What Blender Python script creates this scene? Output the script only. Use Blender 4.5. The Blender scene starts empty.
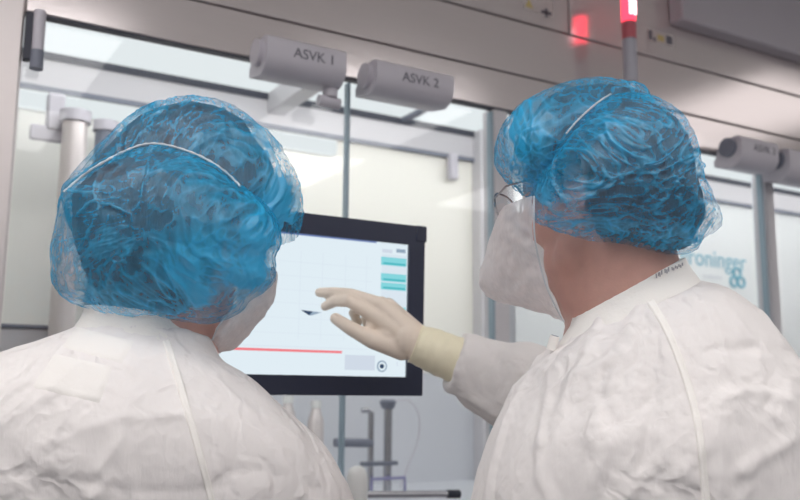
import bpy, math, random
from mathutils import Vector, noise, Matrix
from mathutils.bvhtree import BVHTree
from mathutils.kdtree import KDTree
random.seed(4); noise.seed_set(11)
S = bpy.context.scene
COL = S.collection
V = Vector
# ------------------------------------------------------------------ camera
FPX = 900.0
PITCH = math.atan(145/900); YAW = math.radians(30.5); ROLL = .007
C = V((0, 0, 1.42)); Z = V((0, 0, 1))
fh = V((math.sin(YAW), math.cos(YAW), 0)); rh = V((math.cos(YAW), -math.sin(YAW), 0))
FW = fh*math.cos(PITCH)+Z*math.sin(PITCH); U0 = Z*math.cos(PITCH)-fh*math.sin(PITCH)
RT = rh*math.cos(ROLL)+U0*math.sin(ROLL); UP = U0*math.cos(ROLL)-rh*math.sin(ROLL)
def ray(px, py): return FW+RT*((px-400)/FPX)+UP*((250-py)/FPX)
def W(px, py, d): return C+ray(px, py)*d            # a point seen at (px,py) at distance d in front of the lens
def onY(px, py, Y):
    d = ray(px, py); return C+d*(Y/d.y)
def onZ(px, py, zz):
    d = ray(px, py); return C+d*((zz-C.z)/d.z)
cd = bpy.data.cameras.new('camera'); cam = bpy.data.objects.new('camera', cd); COL.objects.link(cam)
M = Matrix((RT, UP, -FW)).transposed().to_4x4(); M.translation = C
cam.matrix_world = M
cd.sensor_width = 36; cd.lens = FPX/800*36; cd.clip_start = .05
cd.dof.use_dof = True; cd.dof.focus_distance = 1.12; cd.dof.aperture_fstop = 5.6
S.camera = cam
S.view_settings.view_transform = 'Standard'; S.view_settings.look = 'None'
S.view_settings.gamma = 1; S.view_settings.use_curve_mapping = False
S.view_settings.exposure = -0.06
S.cycles.max_bounces = 10; S.cycles.transparent_max_bounces = 24; S.cycles.sample_clamp_indirect = 6

# ------------------------------------------------------------------ materials
def srgb(r, g, b):
    f = lambda c: ((c/255+.055)/1.055)**2.4 if c > 10 else c/255/12.92
    return (f(r), f(g), f(b), 1)
def mat(name):
    m = bpy.data.materials.new(name); m.use_nodes = True
    nt = m.node_tree; nt.nodes.clear()
    o = nt.nodes.new('ShaderNodeOutputMaterial')
    return m, nt, o
def N(nt, t, **kw):
    n = nt.nodes.new(t)
    for k, v in kw.items():
        if k in n.inputs.keys(): n.inputs[k].default_value = v
        else: setattr(n, k, v)
    return n
def principled(name, col, rough=.5, metal=0, bump=None, var=None, spec=.5, coat=0, sub=0):
    m, nt, o = mat(name)
    p = N(nt, 'ShaderNodeBsdfPrincipled', Roughness=rough, Metallic=metal)
    p.inputs['Base Color'].default_value = col
    p.inputs['Specular IOR Level'].default_value = spec
    p.inputs['Coat Weight'].default_value = coat
    if sub:
        p.inputs['Subsurface Weight'].default_value = sub; p.inputs['Subsurface Radius'].default_value = (.012, .005, .003); p.inputs['Subsurface Scale'].default_value = .6
    tc = N(nt, 'ShaderNodeTexCoord')
    if var:
        nz = N(nt, 'ShaderNodeTexNoise', Scale=var[0], Detail=4.0)
        mp = N(nt, 'ShaderNodeMapping'); mp.inputs['Scale'].default_value = var[2] if len(var) > 2 else (1, 1, 1)
        nt.links.new(tc.outputs['Object'], mp.inputs[0]); nt.links.new(mp.outputs[0], nz.inputs['Vector'])
        mx = N(nt, 'ShaderNodeMix', data_type='RGBA')
        k = var[1]
        mx.inputs[6].default_value = tuple(c*(1-k) for c in col[:3])+(1,)
        mx.inputs[7].default_value = tuple(min(1, c*(1+k)) for c in col[:3])+(1,)
        nt.links.new(nz.outputs['Fac'], mx.inputs[0]); nt.links.new(mx.outputs[2], p.inputs['Base Color'])
    if bump:
        nz = N(nt, 'ShaderNodeTexNoise', Scale=bump[0], Detail=6.0, Roughness=.6)
        mp = N(nt, 'ShaderNodeMapping'); mp.inputs['Scale'].default_value = bump[2] if len(bump) > 2 else (1, 1, 1)
        nt.links.new(tc.outputs['Object'], mp.inputs[0]); nt.links.new(mp.outputs[0], nz.inputs['Vector'])
        b = N(nt, 'ShaderNodeBump', Strength=bump[1], Distance=.002)
        nt.links.new(nz.outputs['Fac'], b.inputs['Height']); nt.links.new(b.outputs[0], p.inputs['Normal'])
    nt.links.new(p.outputs[0], o.inputs[0])
    return m
def emis(name, col, s):
    m, nt, o = mat(name)
    e = N(nt, 'ShaderNodeEmission', Strength=s); e.inputs[0].default_value = col
    nt.links.new(e.outputs[0], o.inputs[0]); return m
def sheet(name, col, dmin, dmax, scale, trans=.4, gloss=.06, fibre=220, rough=.4, bump=.3):
    """thin non-woven sheet: open weave lets part of the light straight through"""
    m, nt, o = mat(name)
    tc = N(nt, 'ShaderNodeTexCoord')
    n1 = N(nt, 'ShaderNodeTexNoise', Scale=scale, Detail=5.0, Roughness=.62, Distortion=1.2)
    n2 = N(nt, 'ShaderNodeTexNoise', Scale=fibre, Detail=3.0)
    mp = N(nt, 'ShaderNodeMapping'); mp.inputs['Scale'].default_value = (1, 1, .22); mp.inputs['Rotation'].default_value = (.4, .5, .2)
    nt.links.new(tc.outputs['Object'], n1.inputs['Vector'])
    nt.links.new(tc.outputs['Object'], mp.inputs[0]); nt.links.new(mp.outputs[0], n2.inputs['Vector'])
    ad = N(nt, 'ShaderNodeMath', operation='MULTIPLY_ADD'); ad.inputs[1].default_value = .55
    nt.links.new(n2.outputs['Fac'], ad.inputs[0]); nt.links.new(n1.outputs['Fac'], ad.inputs[2])
    rg = N(nt, 'ShaderNodeMapRange'); rg.inputs['From Min'].default_value = .6; rg.inputs['From Max'].default_value = .95
    rg.inputs['To Min'].default_value = dmin; rg.inputs['To Max'].default_value = dmax
    nt.links.new(ad.outputs[0], rg.inputs['Value'])
    at = N(nt, 'ShaderNodeAttribute', attribute_name='gather')
    a2 = N(nt, 'ShaderNodeMath', operation='ADD', use_clamp=True)
    nt.links.new(rg.outputs[0], a2.inputs[0]); nt.links.new(at.outputs['Fac'], a2.inputs[1])
    tr = N(nt, 'ShaderNodeBsdfTransparent')
    df = N(nt, 'ShaderNodeBsdfDiffuse'); df.inputs[0].default_value = col
    tl = N(nt, 'ShaderNodeBsdfTranslucent'); tl.inputs[0].default_value = col
    gl = N(nt, 'ShaderNodeBsdfGlossy', Roughness=rough); gl.inputs[0].default_value = (1, 1, 1, 1)
    bp = N(nt, 'ShaderNodeBump', Strength=bump, Distance=.002)
    nt.links.new(n1.outputs['Fac'], bp.inputs['Height'])
    for q in (df, gl): nt.links.new(bp.outputs[0], q.inputs['Normal'])
    m1 = N(nt, 'ShaderNodeMixShader'); m1.inputs[0].default_value = trans
    m2 = N(nt, 'ShaderNodeMixShader'); m2.inputs[0].default_value = gloss
    m3 = N(nt, 'ShaderNodeMixShader')
    nt.links.new(df.outputs[0], m1.inputs[1]); nt.links.new(tl.outputs[0], m1.inputs[2])
    nt.links.new(m1.outputs[0], m2.inputs[1]); nt.links.new(gl.outputs[0], m2.inputs[2])
    nt.links.new(a2.outputs[0], m3.inputs[0])
    nt.links.new(tr.outputs[0], m3.inputs[1]); nt.links.new(m2.outputs[0], m3.inputs[2])
    nt.links.new(m3.outputs[0], o.inputs[0]); return m
def glass(name, tint, g):
    m, nt, o = mat(name)
    tr = N(nt, 'ShaderNodeBsdfTransparent'); tr.inputs[0].default_value = tint
    gl = N(nt, 'ShaderNodeBsdfGlossy', Roughness=.02); gl.inputs[0].default_value = (1, 1, 1, 1)
    mx = N(nt, 'ShaderNodeMixShader'); mx.inputs[0].default_value = g
    nt.links.new(tr.outputs[0], mx.inputs[1]); nt.links.new(gl.outputs[0], mx.inputs[2]); nt.links.new(mx.outputs[0], o.inputs[0]); return m

def gown_mat():
    m = principled('white_gown_fabric', srgb(236, 231, 229), .75, bump=(240, .22, (1, 1, .25)), spec=.25)
    nt = m.node_tree; p = [n for n in nt.nodes if n.type == 'BSDF_PRINCIPLED'][0]; b0 = [n for n in nt.nodes if n.type == 'BUMP'][0]
    tc = N(nt, 'ShaderNodeTexCoord'); nz = N(nt, 'ShaderNodeTexNoise', Scale=7.0, Detail=4.0)
    ad = N(nt, 'ShaderNodeMixRGB', blend_type='LINEAR_LIGHT'); ad.inputs[0].default_value = .12
    nt.links.new(tc.outputs['Object'], nz.inputs['Vector']); nt.links.new(tc.outputs['Object'], ad.inputs[1]); nt.links.new(nz.outputs['Color'], ad.inputs[2])
    prev = b0
    for sc, st, dist in ((9, .36, .010), (21, .28, .005)):
        vo = N(nt, 'ShaderNodeTexVoronoi', Scale=float(sc), feature='DISTANCE_TO_EDGE')
        mp = N(nt, 'ShaderNodeMapping'); mp.inputs['Scale'].default_value = (1, 1, .6); mp.inputs['Rotation'].default_value = (.3, .2, sc)
        nt.links.new(ad.outputs[0], mp.inputs[0]); nt.links.new(mp.outputs[0], vo.inputs['Vector'])
        rg = N(nt, 'ShaderNodeMapRange'); rg.inputs['From Max'].default_value = .22; rg.interpolation_type = 'SMOOTHSTEP'
        nt.links.new(vo.outputs['Distance'], rg.inputs['Value'])
        n2 = N(nt, 'ShaderNodeTexNoise', Scale=4.0); mu = N(nt, 'ShaderNodeMath', operation='MULTIPLY')
        nt.links.new(tc.outputs['Object'], n2.inputs['Vector'])
        r2 = N(nt, 'ShaderNodeMapRange'); r2.inputs['From Min'].default_value = .42; r2.inputs['From Max'].default_value = .62
        nt.links.new(n2.outputs['Fac'], r2.inputs['Value'])
        nt.links.new(rg.outputs[0], mu.inputs[0]); nt.links.new(r2.outputs[0], mu.inputs[1])
        b = N(nt, 'ShaderNodeBump', Strength=st, Distance=dist)
        nt.links.new(mu.outputs[0], b.inputs['Height']); nt.links.new(prev.outputs[0], b.inputs['Normal']); prev = b
    nt.links.new(prev.outputs[0], p.inputs['Normal'])
    return m
K = dict(
    steel=principled('brushed_steel', (.76, .695, .69, 1), .15, .56, var=(30, .05, (.3, 1, 14)), bump=(60, .06, (.2, 1, 10))),
    steel2=principled('satin_steel', (.72, .66, .65, 1), .38, .4),
    frame=principled('painted_grey_frame', srgb(204, 201, 204), .45),
    dark=principled('dark_seal', srgb(58, 60, 72), .5),
    bluedark=principled('dark_glass_edge', srgb(150, 170, 182), .3),
    cover=principled('grey_cover', srgb(184, 179, 186), .5),
    white=principled('white_wall', srgb(236, 234, 228), .6),
    cream=principled('cream_panel', srgb(246, 243, 234), .5),
    rpanel=principled('grey_white_panel', srgb(226, 228, 228), .5),
    pale=principled('pale_grey_panel', srgb(206, 208, 214), .5),
    wall=principled('room_wall', srgb(176, 174, 174), .6),
    floor=principled('floor_vinyl', srgb(140, 142, 148), .4, var=(20, .04)),
    box=principled('light_grey_plastic', srgb(198, 194, 202), .5),
    boxdark=principled('mid_grey_plastic', srgb(120, 124, 138), .5),
    ink=principled('grey_ink', srgb(104, 102, 112), .6),
    print=principled('pale_grey_print', srgb(168, 164, 168), .6),
    teal=principled('teal_print', srgb(120, 178, 196), .6),
    bezel=principled('dark_bezel', srgb(38, 43, 64), .4),
    gown=gown_mat(),
    gown2=principled('white_gown_seam', srgb(244, 240, 235), .7, bump=(300, .3), spec=.25),
    patch=principled('white_gown_label', srgb(240, 236, 232), .7, bump=(300, .2), spec=.25),
    skin=principled('skin', srgb(208, 162, 149), .5, var=(60, .1), bump=(420, .2), sub=.25),
    hair=principled('dark_brown_hair', srgb(80, 66, 66), .55, var=(160, .45, (1, 1, .15)), bump=(300, .8, (1, 1, .1))),
    glove=principled('latex_glove', srgb(232, 217, 202), .5, bump=(180, .2), spec=.35),
    cuff=principled('latex_cuff', srgb(246, 238, 210), .5, bump=(120, .3), spec=.35),
    eye=principled('eye_white', srgb(230, 226, 222), .2),
    metal=principled('thin_metal', (.55, .55, .58, 1), .2, 1),
    shoe=principled('white_shoe_cover', srgb(225, 226, 230), .7),
    bonnet=sheet('blue_nonwoven', (.018, .46, .82, 1), .06, .28, 30, trans=.25, gloss=.08),
    elastic=principled('white_elastic', srgb(205, 208, 212), .7),
    mask=sheet('white_nonwoven_mask', (.97, .945, .94, 1), .84, .98, 22, trans=.5, bump=.1, gloss=.03),
    lens=glass('spectacle_lens', (.95, .96, .96, 1), .08),
    pane=glass('clear_pane', (.98, .99, .99, 1), .018),
    lamp=emis('panel_light', (.93, .98, 1, 1), .92),
    fascia_fill=emis('fascia_fill_panel', (1, .95, .93, 1), 1.7),  # added panel, dimmer than the rest, to brighten the right fascia
    ceil=emis('ceiling_luminaire', (1, .975, .97, 1), 5.1),
    tube=emis('chamber_fill', (1, .99, .985, 1), 11.5),  # glow of the added strip that brightens the chamber
    red=emis('red_lamp', (1, .045, .085, 1), 3.0),
    led=emis('red_led_core', (1, .6, .64, 1), 4.0),
    redoff=principled('red_translucent_plastic', srgb(196, 100, 110), .3),
    greyl=principled('grey_lens_plastic', srgb(176, 174, 184), .3),
    yellow=principled('yellow_sticker', srgb(196, 180, 120), .5),
    sticker=principled('pale_sticker', srgb(196, 188, 186), .5),
    purple=principled('violet_frame', srgb(140, 138, 178), .5),
    knob=principled('white_plastic', srgb(240, 240, 238), .25),
    black=principled('black_plastic', srgb(36, 40, 54), .4),
    screen=emis('screen_white', (.80, .905, .97, 1), .98),
    s_blue=emis('screen_blue_line', srgb(112, 132, 184), 1), s_teal=emis('screen_teal', srgb(138, 218, 226), 1),
    s_teal2=emis('screen_teal_dark', srgb(84, 190, 200), 1), s_grey=emis('screen_grey', srgb(212, 222, 235), 1),
    s_line=emis('screen_faint_line', srgb(222, 234, 244), 1), s_red=emis('screen_red', srgb(246, 132, 140), 1),
    s_dark=emis('screen_dark', srgb(60, 78, 104), 1), s_mid=emis('screen_mid', srgb(150, 170, 190), 1),
)
# ------------------------------------------------------------------ mesh helpers
class MB:
    def __init__(s): s.v = []; s.f = []
    def add(s, vs, fs):
        b = len(s.v); s.v += [V(p) for p in vs]; s.f += [tuple(i+b for i in f) for f in fs]; return s
    def box(s, a, b, bev=0):
        x0, y0, z0 = (min(a[i], b[i]) for i in range(3)); x1, y1, z1 = (max(a[i], b[i]) for i in range(3))
        bev = min(bev, (x1-x0)*.45, (y1-y0)*.45, (z1-z0)*.45)
        if bev <= 0:
            return s.add([(x0, y0, z0), (x1, y0, z0), (x1, y1, z0), (x0, y1, z0), (x0, y0, z1), (x1, y0, z1), (x1, y1, z1), (x0, y1, z1)],
                         [(0, 3, 2, 1), (4, 5, 6, 7), (0, 1, 5, 4), (1, 2, 6, 5), (2, 3, 7, 6), (3, 0, 4, 7)])
        e = bev
        lo = [(x0+e, y0+e), (x1-e, y0+e), (x1-e, y1-e), (x0+e, y1-e)]
        ou = [(x0+e, y0), (x1-e, y0), (x1, y0+e), (x1, y1-e), (x1-e, y1), (x0+e, y1), (x0, y1-e), (x0, y0+e)]
        ring = lambda pts, z: [(p[0], p[1], z) for p in pts]
        inn = [lo[0], lo[1], lo[1], lo[2], lo[2], lo[3], lo[3], lo[0]]
        rs = [ring(inn, z0), ring(ou, z0+e), ring(ou, z1-e), ring(inn, z1)]
        return s.loft(rs, True, True)
    def loft(s, rings, cap0=True, cap1=True, closed=True):
        n = len(rings[0]); vs = [p for r in rings for p in r]; fs = []
        for i in range(len(rings)-1):
            for j in range(n if closed else n-1):
                k = (j+1) % n; fs.append((i*n+j, i*n+k, (i+1)*n+k, (i+1)*n+j))
        if cap0: fs.append(tuple(reversed(range(n))))
        if cap1: fs.append(tuple((len(rings)-1)*n+j for j in range(n)))
        return s.add(vs, fs)
    def tube(s, pts, rad, seg=14, cap=True):
        pts = [V(p) for p in pts]
        if not hasattr(rad, '__len__'): rad = [rad]*len(pts)
        rings = []; prev = None
        for i, p in enumerate(pts):
            t = (pts[min(i+1, len(pts)-1)]-pts[max(i-1, 0)]).normalized()
            if prev is None:
                a = t.cross(V((0, 0, 1)) if abs(t.z) < .9 else V((1, 0, 0))).normalized()
            else: a = (prev-t*prev.dot(t)).normalized()
            prev = a; b = t.cross(a)
            rings.append([p+(a*math.cos(q)+b*math.sin(q))*rad[i] for q in [2*math.pi*j/seg for j in range(seg)]])
        return s.loft(rings, cap, cap)
    def ball(s, c, r, n=10, m=16):
        c = V(c)
        if not hasattr(r, '__len__'): r = (r, r, r)
        rings = []
        for i in range(1, n):
            a = math.pi*i/n
            rings.append([c+V((r[0]*math.sin(a)*math.cos(2*math.pi*j/m), r[1]*math.sin(a)*math.sin(2*math.pi*j/m), -r[2]*math.cos(a))) for j in range(m)])
        b = len(s.v); s.loft(rings, False, False)
        s.v += [c-V((0, 0, r[2])), c+V((0, 0, r[2]))]; q = len(s.v)
        for j in range(m):
            k = (j+1) % m
            s.f.append((b+k, b+j, q-2)); s.f.append((b+(n-2)*m+j, b+(n-2)*m+k, q-1))
        return s
    def chain(s, pts, rad):
        """tapering limb, round at its joints (for a fused surface)"""
        s.tube(pts, rad, 18)
        for p, r in zip(pts, rad): s.ball(p, r)
        return s
ORG = {}
def obj(name, mb, m, parent=None, smooth=True, label=None, gather=None):
    org = ORG.get(parent, V((0, 0, 0))) if parent else V((0, 0, 0))
    me = bpy.data.meshes.new(name)
    me.from_pydata([tuple(p-org) for p in mb.v], [], mb.f); me.update()
    if smooth:
        me.polygons.foreach_set('use_smooth', [True]*len(me.polygons))
        try: me.set_sharp_from_angle(angle=math.radians(38 if smooth is True else smooth))
        except Exception: pass
    me.materials.append(m)
    if gather is not None:
        at = me.attributes.new('gather', 'FLOAT', 'POINT'); at.data.foreach_set('value', gather)
    o = bpy.data.objects.new(name, me); COL.objects.link(o)
    if parent: o.parent = parent
    ORG[o] = org
    if label: o['label'] = label
    return o
def thing(name, label, cat, loc=(0, 0, 0), group=None):
    o = bpy.data.objects.new(name, None); o.empty_display_size = .05; COL.objects.link(o)
    o.location = loc; ORG[o] = V(loc); o['label'] = label; o['category'] = cat
    if group: o['group'] = group
    return o
def tag(o, label, cat, group=None):
    o['label'] = label; o['category'] = cat
    if group: o['group'] = group
    return o
def struct(name, mb, m):
    o = obj(name, mb, m, smooth=False); o['kind'] = 'structure'; return o
def fuse(mb, voxel, it=4, fac=.5):
    """join overlapping closed shapes into one continuous surface"""
    me = bpy.data.meshes.new('t'); me.from_pydata([tuple(p) for p in mb.v], [], mb.f); me.update()
    o = bpy.data.objects.new('t', me); COL.objects.link(o)
    r = o.modifiers.new('r', 'REMESH'); r.mode = 'VOXEL'; r.voxel_size = voxel
    if it:
        sm = o.modifiers.new('s', 'SMOOTH'); sm.iterations = it; sm.factor = fac
    dg = bpy.context.evaluated_depsgraph_get(); dg.update()
    ev = o.evaluated_get(dg); em = ev.to_mesh()
    out = MB(); out.v = [v.co.copy() for v in em.vertices]; out.f = [tuple(p.vertices) for p in em.polygons]
    ev.to_mesh_clear(); bpy.data.objects.remove(o); bpy.data.meshes.remove(me)
    return out
def normals(mb):
    n = [V((0, 0, 0)) for _ in mb.v]
    for f in mb.f:
        p = [mb.v[i] for i in f]
        c = (p[1]-p[0]).cross(p[2]-p[0]) if len(p) == 3 else (p[2]-p[0]).cross(p[3 % len(p)]-p[1])
        for i in f: n[i] += c
    return [q.normalized() if q.length else V((0, 0, 1)) for q in n]
def smooth_curve(pts, n):
    """catmull-rom through tuples"""
    P = [V(p) for p in pts]; out = []
    m = len(P)-1
    for i in range(n):
        t = i*m/(n-1); k = min(int(t), m-1); u = t-k
        a, b, c, d = P[max(k-1, 0)], P[k], P[k+1], P[min(k+2, m)]
        out.append(.5*((2*b)+(c-a)*u+(2*a-5*b+4*c-d)*u*u+(3*b-a-3*c+d)*u**3))
    return out
def ridge(p): return 1-2*abs(noise.noise(p))
def text_mb(txt, size, origin, ux, uz, depth=.0006):
    """lettering: flat solid letters standing on a plane through origin"""
    cu = bpy.data.curves.new('t', 'FONT'); cu.body = txt; cu.size = size; cu.extrude = depth
    o = bpy.data.objects.new('t', cu); COL.objects.link(o)
    dg = bpy.context.evaluated_depsgraph_get(); dg.update()
    em = o.evaluated_get(dg).to_mesh()
    ux = V(ux).normalized(); uz = V(uz).normalized(); un = ux.cross(uz)
    mb = MB(); mb.v = [V(origin)+ux*v.co.x+uz*v.co.y+un*v.co.z for v in em.vertices]; mb.f = [tuple(p.vertices) for p in em.polygons]
    o.evaluated_get(dg).to_mesh_clear(); bpy.data.objects.remove(o); bpy.data.curves.remove(cu)
    return mb

# ------------------------------------------------------------------ the room
struct('floor', MB().box((-2.6, -2.6, -.1), (6.2, 4.3, 0)), K['floor'])
struct('ceiling', MB().box((-2.6, -2.6, 3.0), (6.2, 4.3, 3.1)), K['white'])
struct('wall_left', MB().box((-2.7, -2.6, 0), (-2.6, 4.3, 3)), K['wall'])
struct('wall_right', MB().box((6.2, -2.6, 0), (6.3, 4.3, 3)), K['wall'])
struct('wall_back', MB().box((-2.6, 4.2, 0), (6.2, 4.3, 3)), K['white'])
struct('wall_front', MB().box((-2.6, -2.7, 0), (6.2, -2.6, 3)), K['wall'])
for i, (x, y) in enumerate([(-1.5, -1.7), (.4, -1.7), (2.3, -1.7), (4.4, -1.7), (-1.5, -.45), (.4, -.45), (2.3, -.45), (-1.5, .9), (4.3, -.45), (4.1, .75), (-.58, .62)]):  # last two are added: one brightens the right fascia, one the sleeve
    t = thing('ceiling_luminaire', 'flat square cleanroom ceiling light above the floor in front of the machine', 'ceiling light', (x, y, 2.99), 'room ceiling luminaires')
    obj('frame', MB().box((x-.50, y-.50, 2.975), (x+.50, y+.50, 3.0), .004), K['frame'], t, False)
    obj('diffuser', MB().box((x-.46, y-.46, 2.965), (x+.46, y+.46, 2.976)), K['fascia_fill' if i == 9 else 'ceil'], t, False)

# ------------------------------------------------------------------ the filling machine
Y0 = 1.95; ZB = 2.216; S1 = 2.326; S2 = 2.490; ZL = 2.402; YR = 2.70
XE = 4.2
mach = thing('filling_machine', 'long stainless steel glazed filling machine running along the room behind the monitor', 'machine', (.2, Y0, 0))
X57 = onY(569, 15, Y0).x
g = .003
obj('fascia_panel', MB().box((.229, Y0, ZB), (XE, Y0+.03, S1-g), .002), K['steel'], mach)
obj('fascia_panel', MB().box((.229, Y0, S1+g), (XE, Y0+.03, S2-g), .002), K['steel'], mach)
obj('fascia_panel', MB().box((.229, Y0, S2+g), (X57-g, Y0+.03, 2.97), .002), K['steel'], mach)
obj('fascia_panel', MB().box((X57+g, Y0, S2+g), (XE, Y0+.03, 2.97), .002), K['steel'], mach)
obj('fascia_backing', MB().box((0, Y0+.02, ZB+.01), (XE, Y0+.036, 2.97)), K['dark'], mach, False)
obj('header_seal', MB().box((.23, Y0+.004, ZB-.005), (XE, Y0+.026, ZB+.001)), K['dark'], mach, False)
# grey cover hung at the upper right
cx = onY(668, 14, Y0); 
hood = obj('machine_hood', MB().box((cx.x, Y0-.06, onY(730, 33, Y0-.06).z), (XE, Y0-.001, 2.96), .006), K['cover']); tag(hood, 'dark grey flat hood over the steel fascia in the upper right corner', 'hood')
# posts
obj('post', MB().box((-.3, Y0, 0), (.228, Y0+.10, 2.97), .006), K['steel2'], mach, label='wide steel end post at the left')
for x, w in ((1.452, .05), (2.605, .04), (3.70, .06)):
    obj('post', MB().box((x, Y0+.005, .0), (x+w, Y0+.06, ZB), .004), K['frame'], mach)
    obj('post', MB().box((x+.12, Y0+.12, .0), (x+.16, Y0+.16, ZB), .004), K['pale'], mach)
obj('rear_post', MB().box((1.90, YR-.06, .9), (1.96, YR, ZL), .004), K['frame'], mach)
obj('rear_post', MB().box((1.99, YR-.07, .9), (2.03, YR, ZL), .004), K['boxdark'], mach)
# base cabinet
for a, b in ((.02, .74), (.75, 1.47), (1.48, 2.6), (2.61, XE)):
    obj('base_door', MB().box((a, Y0-.001, .1), (b-.006, Y0+.01, 1.08), .004), K['steel2'], mach)
obj('base_cabinet', MB().box((.02, Y0+.01, 0), (XE, YR+.05, 1.10), .004), K['steel2'], mach)
obj('worktop', MB().box((.02, Y0, 1.10), (XE, YR+.05, 1.125), .004), K['pale'], mach)
# rear wall of the chamber
obj('rear_panel', MB().box((-.2, YR, 1.50), (1.10, YR+.02, 2.292)), K['white'], mach, False)
obj('rear_panel', MB().box((1.104, YR, 1.50), (1.985, YR+.02, 2.292)), K['cream'], mach, False, label='cream lit rear panel')
obj('rear_panel', MB().box((1.99, YR, 1.12), (XE, YR+.02, 2.292)), K['rpanel'], mach, False)
obj('lower_rear_panel', MB().box((-.2, YR-.004, 1.12), (1.985, YR+.02, 1.497)), K['pale'], mach, False)
obj('rear_rail', MB().box((-.2, YR-.012, 2.297), (XE, YR+.03, ZL+.03)), K['frame'], mach, False)
obj('rear_seal', MB().box((-.2, YR-.02, ZL-.022), (XE, YR-.011, ZL+.0)), K['dark'], mach, False)
obj('rear_seal', MB().box((-.2, YR-.02, 2.284), (XE, YR-.011, 2.298)), K['boxdark'], mach, False)
obj('chamber_roof', MB().box((-.2, Y0+.06, ZL+.02), (XE, YR+.05, ZL+.04)), K['frame'], mach, False)
obj('end_panel', MB().box((-.25, Y0+.1, 1.1), (-.2, YR+.05, ZL+.04)), K['white'], mach, False)
obj('end_panel', MB().box((XE, Y0, 0), (XE+.03, YR+.05, 2.97)), K['steel2'], mach, False)
# ceiling light panels between cross beams
xd = [onZ(150, 60, ZL).x, onZ(292, 105, 2.33).x, onZ(420, 110, ZL).x]
xl = [-.2, xd[0]-.002, xd[0]+.002, xd[1]-.03, xd[1]+.03, xd[2]-.012, xd[2]+.012, 1.93, 2.02, 2.55, 2.60, 3.3, 3.32, XE]
for i in range(0, len(xl), 2):
    obj('light_panel', MB().box((xl[i], Y0+.06, ZL), (xl[i+1], YR-.02, ZL+.012)), K['lamp'], mach, False)
obj('cross_beam', MB().box((xd[1]-.03, Y0+.05, 2.335), (xd[1]+.03, YR-.012, ZL+.02), .003), K['frame'], mach)
obj('cross_beam', MB().box((xd[2]-.012, Y0+.05, ZL-.015), (xd[2]+.012, YR-.012, ZL+.02), .002), K['boxdark'], mach)
obj('cross_beam', MB().box((1.93, Y0+.05, 2.30), (2.02, YR-.012, ZL+.02), .003), K['frame'], mach)
obj('cross_beam', MB().box((2.55, Y0+.05, 2.33), (2.60, YR-.012, ZL+.02), .003), K['frame'], mach)
# reflected-looking second row of light: glowing strips added to imitate it under the rear rail
for a, b in ((.30, .95), (1.02, 1.32), (2.10, 2.5), (2.66, 3.2)):
    obj('glow_strip', MB().box((a, YR-.035, 2.225), (b, YR-.004, 2.275), .004), K['lamp'], mach, False)
obj('fill_strip', MB().box((.24, Y0+.040, 2.285), (XE, Y0+.055, 2.385)), K['tube'], mach, False)  # unseen glowing strip added behind the header to brighten the chamber
# clamp on rear rail and bracket at left
p = onY(452, 160, YR-.03)
obj('clamp', MB().box((p.x-.018, YR-.05, p.z-.075), (p.x+.018, YR-.02, p.z+.02), .006), K['box'], mach)
p = onY(52, 105, 2.45)
obj('bracket', MB().box((p.x-.012, 2.43, p.z-.07), (p.x+.03, 2.47, p.z+.03), .005).box((p.x-.05, 2.44, p.z-.10), (p.x+.035, 2.46, p.z-.06), .004), K['box'], mach)
# hinge cylinder under the header at the far left
p = onY(40, 16, Y0-.01)
h = obj('hinge', MB().tube([(p.x, Y0-.012, p.z+.01), (p.x, Y0-.012, p.z-.08)], .0125, 20), K['box'], mach)
obj('hinge_cap', MB().tube([(p.x, Y0-.012, p.z-.078), (p.x, Y0-.012, p.z-.118)], .0135, 20), K['boxdark'], h)
obj('hinge_plate', MB().box((p.x-.026, Y0-.012, p.z-.10), (p.x-.012, Y0+.01, p.z+.005), .002), K['dark'], h, False)
# stickers on the fascia
p = onY(537, 6, Y0-.001)
st = obj('sticker', MB().box((p.x-.05, Y0-.0012, p.z-.02), (p.x+.06, Y0, p.z+.03)), K['sticker'], mach, False)
obj('sticker_mark', MB().add([(p.x-.045, Y0-.002, p.z-.012), (p.x-.015, Y0-.002, p.z-.012), (p.x-.03, Y0-.002, p.z+.016)], [(0, 1, 2)]), K['yellow'], st, False)
obj('sticker_mark', MB().box((p.x+.03, Y0-.0018, p.z-.028), (p.x+.04, Y0-.001, p.z+.0)).box((p.x+.015, Y0-.0018, p.z-.018), (p.x+.055, Y0-.001, p.z-.008)), K['ink'], st, False)
p = onY(660, 37, Y0-.001)
st = obj('sticker', MB().box((p.x-.055, Y0-.0012, p.z-.022), (p.x+.06, Y0, p.z+.018)), K['sticker'], mach, False)
for b_ in ((-.052, -.018, -.035, .014), (-.03, -.02, -.02, -.006), (.028, -.016, .055, .012)): obj('sticker_mark', MB().box((p.x+b_[0], Y0-.0018, p.z+b_[1]), (p.x+b_[2], Y0-.001, p.z+b_[3])), K['ink'], st, False)
obj('sticker_mark', MB().box((p.x-.012, Y0-.0018, p.z-.014), (p.x+.018, Y0-.001, p.z+.006)), K['yellow'], st, False)
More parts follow.
